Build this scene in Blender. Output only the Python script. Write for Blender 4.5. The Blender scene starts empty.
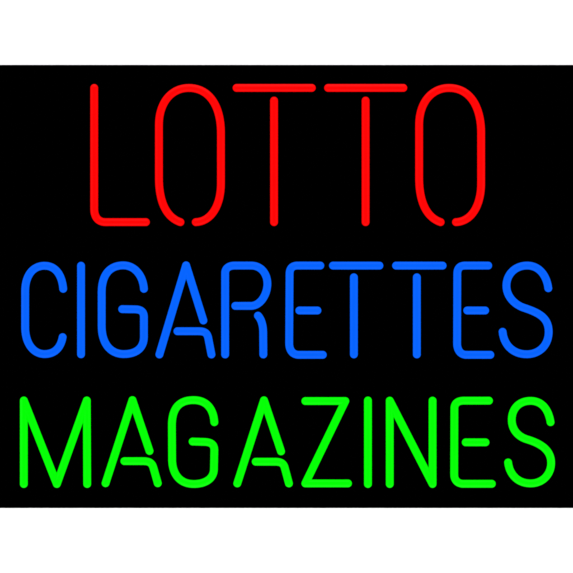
import bpy, bmesh, math
from mathutils import Vector

scene = bpy.context.scene
COL = scene.collection
PX = 0.94 / 573.0            # metres of real sign per unit of the tube drawing (about 94 cm across the view)
TUBE_R = 3.93 * PX           # 13 mm glass tube
STAND = 0.024                # tube centre line stands this far in front of the panel face

# ------------------------------------------------------------------ materials
def principled(name):
    m = bpy.data.materials.new(name); m.use_nodes = True
    return m, m.node_tree.nodes['Principled BSDF'], m.node_tree

def neon(name, rgb, rgb_base):
    m, b, nt = principled(name)
    b.inputs['Base Color'].default_value = (*rgb_base, 1)
    b.inputs['Roughness'].default_value = 0.45
    b.inputs['Specular IOR Level'].default_value = 0.012
    b.inputs['Emission Strength'].default_value = 1.0
    # the gas column varies very slightly along the tube
    tc = nt.nodes.new('ShaderNodeTexCoord'); nz = nt.nodes.new('ShaderNodeTexNoise')
    nz.inputs['Scale'].default_value = 16; nz.inputs['Detail'].default_value = 1
    mr = nt.nodes.new('ShaderNodeMapRange')
    mr.inputs['To Min'].default_value = 0.93; mr.inputs['To Max'].default_value = 1.02
    nt.links.new(tc.outputs['Object'], nz.inputs['Vector'])
    nt.links.new(nz.outputs['Fac'], mr.inputs['Value'])
    nt.links.new(mr.outputs['Result'], b.inputs['Emission Strength'])
    b.inputs['Emission Color'].default_value = (*rgb, 1)
    return m

RED = neon('red_neon_glass', (1.0, 0.0, 0.0), (0.012, 0.0008, 0.0008))
BLUE = neon('blue_neon_glass', (0.0, 0.127, 1.0), (0.0008, 0.002, 0.012))
GREEN = neon('green_neon_glass', (0.0, 1.0, 0.0), (0.0008, 0.012, 0.0008))

BLACKOUT, b, _ = principled('blackout_paint')
b.inputs['Base Color'].default_value = (0.002, 0.002, 0.002, 1)
b.inputs['Roughness'].default_value = 0.6
b.inputs['Specular IOR Level'].default_value = 0.012

PANEL, b, nt = principled('black_panel')
b.inputs['Base Color'].default_value = (0.0, 0.0, 0.0, 1)
b.inputs['Roughness'].default_value = 0.5
b.inputs['Specular IOR Level'].default_value = 0.0

WALL, b, nt = principled('white_wall_paint')
b.inputs['Roughness'].default_value = 0.8
b.inputs['Specular IOR Level'].default_value = 0.2
tc = nt.nodes.new('ShaderNodeTexCoord'); nz = nt.nodes.new('ShaderNodeTexNoise')
nz.inputs['Scale'].default_value = 60; nz.inputs['Detail'].default_value = 3
cr = nt.nodes.new('ShaderNodeValToRGB')
cr.color_ramp.elements[0].color = (0.84, 0.84, 0.84, 1)
cr.color_ramp.elements[1].color = (0.88, 0.88, 0.88, 1)
bp = nt.nodes.new('ShaderNodeBump'); bp.inputs['Strength'].default_value = 0.03
nt.links.new(tc.outputs['Object'], nz.inputs['Vector'])
nt.links.new(nz.outputs['Fac'], cr.inputs['Fac'])
nt.links.new(cr.outputs['Color'], b.inputs['Base Color'])
nt.links.new(nz.outputs['Fac'], bp.inputs['Height'])
nt.links.new(bp.outputs['Normal'], b.inputs['Normal'])

# ------------------------------------------------------------------ mesh helpers
def link(name, bm, mats, parent=None, smooth=True):
    me = bpy.data.meshes.new(name)
    bm.normal_update(); bm.to_mesh(me); bm.free()
    for m in mats: me.materials.append(m)
    for p in me.polygons: p.use_smooth = smooth
    o = bpy.data.objects.new(name, me); COL.objects.link(o)
    if parent: o.parent = parent
    return o

def box(bm, x0, x1, y0, y1, z0, z1, bevel=0.0):
    r = bmesh.ops.create_cube(bm, size=1)
    for v in r['verts']:
        v.co = Vector(((x0+x1)/2 + v.co.x*(x1-x0), (y0+y1)/2 + v.co.y*(y1-y0), (z0+z1)/2 + v.co.z*(z1-z0)))
    if bevel:
        es = list({e for v in r['verts'] for e in v.link_edges})
        bmesh.ops.bevel(bm, geom=es, offset=bevel, segments=2, affect='EDGES', profile=0.5)

SEG = 32
def capsule_run(bm, pts, r, mat=0):
    """glass tube of round section along pts with hemispherical ends, one closed shell"""
    n = len(pts); tang = []
    for i in range(n):
        a = pts[max(i-1, 0)]; c = pts[min(i+1, n-1)]
        tang.append((c-a).normalized())
    rings = []           # (centre, tangent, radius)
    K = 10
    for k in range(1, K):
        t = math.pi/2*k/K
        rings.append((pts[0] - tang[0]*r*math.cos(t), tang[0], r*math.sin(t)))
    for p, t in zip(pts, tang): rings.append((p, t, r))
    for k in range(K-1, 0, -1):
        t = math.pi/2*k/K
        rings.append((pts[-1] + tang[-1]*r*math.cos(t), tang[-1], r*math.sin(t)))
    up = Vector((0, 1, 0)) if abs(tang[0].y) < .9 else Vector((1, 0, 0))
    vr = []
    for c, t, rr in rings:
        side = t.cross(up).normalized(); u = side.cross(t).normalized()
        vr.append([bm.verts.new(c + side*rr*math.cos(2*math.pi*j/SEG) + u*rr*math.sin(2*math.pi*j/SEG)) for j in range(SEG)])
    v0 = bm.verts.new(pts[0] - tang[0]*r); v1 = bm.verts.new(pts[-1] + tang[-1]*r)
    fs = []
    for a, b_ in zip(vr, vr[1:]):
        for j in range(SEG):
            k = (j+1) % SEG
            fs.append(bm.faces.new((a[j], a[k], b_[k], b_[j])))
    for j in range(SEG):
        k = (j+1) % SEG
        fs.append(bm.faces.new((v0, vr[0][k], vr[0][j])))
        fs.append(bm.faces.new((v1, vr[-1][j], vr[-1][k])))
    for f in fs: f.material_index = mat
    bmesh.ops.recalc_face_normals(bm, faces=fs)

def P(x, y):
    """drawing units (right, down) -> point on the tube plane, x right, z up, y away from the viewer"""
    return Vector(((x-286.5)*PX, 0.0, (286.5-y)*PX))

def bez(a, b, c, d, n=22):
    return [a*(1-t)**3 + b*3*t*(1-t)**2 + c*3*t*t*(1-t) + d*t**3 for t in [k/n for k in range(1, n+1)]]

def stroke_runs(frame, path):
    """path: string of M/L/C commands in a local frame (ox, oy, scale). Splits at sharp folds of the tube."""
    ox, oy, s = frame
    tok = path.split(); i = 0; runs = []; cur = None; lastdir = None
    def pt():
        nonlocal i
        x, y = tok[i].split(','); i += 1
        return P(ox + float(x)/s, oy + float(y)/s)
    while i < len(tok):
        c = tok[i]; i += 1
        if c == 'M': cur = [pt()]; lastdir = None
        elif c == 'L':
            q = pt(); d = (q-cur[-1]).normalized()
            if lastdir is not None and d.dot(lastdir) < 0.8:
                runs.append(cur); cur = [cur[-1].copy()]
            a = cur[-1]; n = max(2, int((q-a).length/(6*PX)))
            cur += [a.lerp(q, k/n) for k in range(1, n+1)]; lastdir = d
        elif c == 'C':
            a = cur[-1]; b1, b2, q = pt(), pt(), pt()
            cur += bez(a, b1, b2, q); lastdir = (q-b2).normalized()
    runs.append(cur)
    return runs

def tube(name, frame, path, mat, parent, label=None):
    bm = bmesh.new()
    runs = stroke_runs(frame, path)
    for r in runs: capsule_run(bm, r, TUBE_R)
    # at both ends the glass turns back into the panel, blacked out with paint
    for e in (runs[0][0], runs[-1][-1]):
        capsule_run(bm, [e + Vector((0, TUBE_R*0.35, 0)), e + Vector((0, STAND*0.5, 0)), e + Vector((0, STAND + 0.004, 0))], TUBE_R*0.86, 1)
    o = link(name, bm, [mat, BLACKOUT], parent)
    if label: o['label'] = label
    return o

# ------------------------------------------------------------------ wall
bm = bmesh.new()
box(bm, -4, 4, STAND+0.018, STAND+0.118, -2.5, 2.5)
wall = link('wall', bm, [WALL], smooth=False)
wall['kind'] = 'structure'
wall['label'] = 'plain bright white wall above and below the black sign panel'
wall['category'] = 'wall'

# ------------------------------------------------------------------ the sign
sign = bpy.data.objects.new('neon_sign', None); COL.objects.link(sign)
sign.empty_display_size = 0.1
sign['label'] = 'black neon sign with red LOTTO, blue CIGARETTES and green MAGAZINES on a white wall'
sign['category'] = 'neon sign'

D = 8.0                                    # camera distance to the tube plane
k = (D + STAND)/D                          # the panel is slightly farther away than the tubes
bm = bmesh.new()
box(bm, -300*PX, 300*PX, STAND, STAND+0.020, (286.5-508.0)*PX*k, (286.5-64.95)*PX*k, 0.0006)
panel = link('backing_panel', bm, [PANEL], sign, smooth=False)
panel['label'] = 'matt black rectangular backing panel'

IDN = (0, 0, 1.0)
def W(ox, oy, w=110): return (ox, oy, 573.0/w)

# ---- LOTTO (red)
tube('letter', IDN, 'M 94.2,87.95 L 94.2,209 C 94.2,217.2 98.4,222.1 105.6,222.1 L 145.9,222.1', RED, sign, 'red letter L, first letter of LOTTO')
O = ('M 180.4,222.1 C 167,217.5 158.94,203 158.94,178 L 158.94,125 C 158.94,103 171,87.95 188.8,87.95 '
     'C 210,87.95 220.93,107 220.93,133 L 220.93,183 C 220.93,206 211,221.5 195.8,222.1')
tube('letter', IDN, O, RED, sign, 'red letter O beside the L, first O of LOTTO')
for sx, bx0, bx1, w in ((274.05, 236.6, 311.8, 'left'), (365.6, 328.1, 403.3, 'right')):
    t = tube('letter', IDN, f'M {sx},100.6 L {sx},222.1', RED, sign, f'{w} red letter T of LOTTO')
    tube('crossbar', IDN, f'M {bx0},87.9 L {bx1},87.9', RED, t)
tube('letter', (260.2, 0, 1.0), O, RED, sign, 'last red letter O at the end of LOTTO')

# ---- CIGARETTES (blue)
tube('letter', W(10, 255), 'M 277,176 C 270,100 235,56 180,56 C 120,56 79,105 79,190 L 79,375 C 79,465 125,516 180,516 C 235,516 265,480 274,428',
     BLUE, sign, 'blue letter C, first letter of CIGARETTES')
tube('letter', W(10, 255), 'M 370,56 L 370,517', BLUE, sign, 'blue letter I, a single upright tube')
tube('letter', W(70, 255), 'M 385,176 C 380,105 335,54 278,54 C 205,54 165,105 165,195 L 165,370 C 165,460 210,516 280,516 C 345,516 385,485 385,425 L 385,325 C 385,295 370,284 340,283 L 272,282',
     BLUE, sign, 'blue letter G of CIGARETTES')
t = tube('letter', W(150, 255), 'M 49,518 L 188,54 L 278,341', BLUE, sign, 'blue letter A of CIGARETTES')
tube('crossbar', W(150, 255), 'M 143,397 L 250,397 C 285,397 296,405 303,430 L 320,518', BLUE, t)
t = tube('letter', W(200, 255), 'M 131,518 L 131,95 C 131,70 150,55 180,55 L 265,55 C 325,55 351,105 351,150 C 351,205 315,265 265,265 L 184,265',
         BLUE, sign, 'blue letter R of CIGARETTES')
tube('slanted_leg', W(200, 255), 'M 302,316 C 322,338 328,370 329,400 L 330,518', BLUE, t)
def letter_e(fr, body, bar, mat, label):
    e = tube('letter', fr, body, mat, sign, label)
    tube('middle_bar', fr, bar, mat, e)
letter_e(W(270, 255), 'M 262,55 L 145,55 C 115,55 102,70 102,100 L 100,460 C 100,495 118,520 150,520 L 275,520', 'M 153,289 L 247,289', BLUE, 'first blue letter E, between R and T')
for sx, bx0, bx1, w in ((353.9, 332.97, 379.4, 'left'), (416.85, 396.1, 442.6, 'right')):
    t = tube('letter', IDN, f'M {sx},277.3 L {sx},354.4', BLUE, sign, f'{w} blue letter T of CIGARETTES')
    tube('crossbar', IDN, f'M {bx0},265.6 L {bx1},265.6', BLUE, t)
letter_e(W(450, 255), 'M 199,55 L 80,55 C 50,55 38,70 38,100 L 37,460 C 37,495 55,520 85,520 L 210,520', 'M 90,289 L 183,289', BLUE, 'last blue letter E, between T and S')
tube('letter', W(450, 255), 'M 512,173 C 502,100 460,55 402,55 C 335,55 294,105 294,160 C 294,215 335,258 385,275 C 460,300 514,325 514,400 C 514,470 465,517 400,517 C 325,517 280,465 274,400',
     BLUE, sign, 'blue letter S at the end of CIGARETTES')

# ---- MAGAZINES (green)
tube('letter', W(10, 388), 'M 72,500 L 72,65 L 244,500 L 400,65 L 402,500', GREEN, sign, 'green letter M, first letter of MAGAZINES')
for fr, body, bar, lab in ((W(95, 388), 'M 55,496 L 195,63 L 284,328', 'M 153,381 L 250,381 C 285,381 297,392 304,415 L 327,496', 'green letter A beside the M'),
                           (W(225, 388), 'M 64,497 L 203,64 L 292,330', 'M 160,384 L 258,384 C 292,384 304,392 311,415 L 333,497', 'green letter A between G and Z')):
    t = tube('letter', fr, body, GREEN, sign, lab)
    tube('crossbar', fr, bar, GREEN, t)
tube('letter', W(160, 388), 'M 283,178 C 278,105 240,63 175,63 C 105,63 62,100 62,195 L 63,370 C 63,450 105,500 175,500 C 240,500 281,470 281,420 L 283,325 C 283,293 265,283 235,281 L 170,279',
     GREEN, sign, 'green letter G of MAGAZINES')
tube('letter', W(290, 388), 'M 80,68 L 288,68 L 80,497 L 302,497', GREEN, sign, 'green letter Z of MAGAZINES')
tube('letter', W(290, 388), 'M 406,65 L 406,500', GREEN, sign, 'green letter I, a single upright tube')
tube('letter', W(360, 388), 'M 155,500 L 155,66 L 378,500 L 378,66', GREEN, sign, 'green letter N of MAGAZINES')
letter_e(W(440, 388), 'M 255,66 L 125,66 C 92,66 75,80 75,108 L 74,450 C 74,480 92,499 122,499 L 270,499', 'M 134,283 L 237,283', GREEN, 'green letter E of MAGAZINES')
tube('letter', W(463, 388), 'M 456,178 C 445,110 410,67 352,67 C 290,67 254,110 254,165 C 254,220 290,255 335,268 C 400,288 459,320 459,390 C 459,450 415,497 352,497 C 285,497 242,450 235,388',
     GREEN, sign, 'green letter S at the end of MAGAZINES')

# ------------------------------------------------------------------ light: near-black world, four unseen area lights added as fill
w = bpy.data.worlds.new('World'); scene.world = w; w.use_nodes = True
bg = w.node_tree.nodes['Background']
bg.inputs['Color'].default_value = (1, 1, 1, 1); bg.inputs['Strength'].default_value = 0.004
def strip(name, loc, target, sx, sy, power):
    l = bpy.data.lights.new(name, 'AREA'); l.shape = 'RECTANGLE'; l.size = sx; l.size_y = sy; l.energy = power
    o = bpy.data.objects.new(name, l); COL.objects.link(o); o.location = loc
    o.rotation_euler = (Vector(target)-Vector(loc)).to_track_quat('-Z', 'Z').to_euler()
    return o
strip('added_fill', (0, -0.75, 1.9), (0, 0, 0.35), 3.0, 0.3, 112)  # upper and lower fills, added to wash the wall to white
strip('added_fill', (0, -0.75, -1.9), (0, 0, -0.35), 3.0, 0.3, 112)
strip('added_fill', (-2.1, -0.45, 0), (0, 0, 0), 2.4, 0.3, 42).rotation_euler.rotate_axis('Z', math.radians(90))  # side fills, added to lighten the tube rims
strip('added_fill', (2.1, -0.45, 0), (0, 0, 0), 2.4, 0.3, 42).rotation_euler.rotate_axis('Z', math.radians(90))

# ------------------------------------------------------------------ camera
cam = bpy.data.cameras.new('camera'); co = bpy.data.objects.new('camera', cam); COL.objects.link(co)
co.location = (0, -D, 0); co.rotation_euler = (math.radians(90), 0, 0)
cam.sensor_width = 36; cam.lens = 36*D/(573*PX); cam.clip_end = 100
cam.dof.use_dof = True; cam.dof.focus_distance = D*0.95; cam.dof.aperture_fstop = 11
scene.camera = co
scene.view_settings.view_transform = 'Standard'; scene.view_settings.look = 'None'
scene.view_settings.exposure = 0; scene.view_settings.gamma = 1
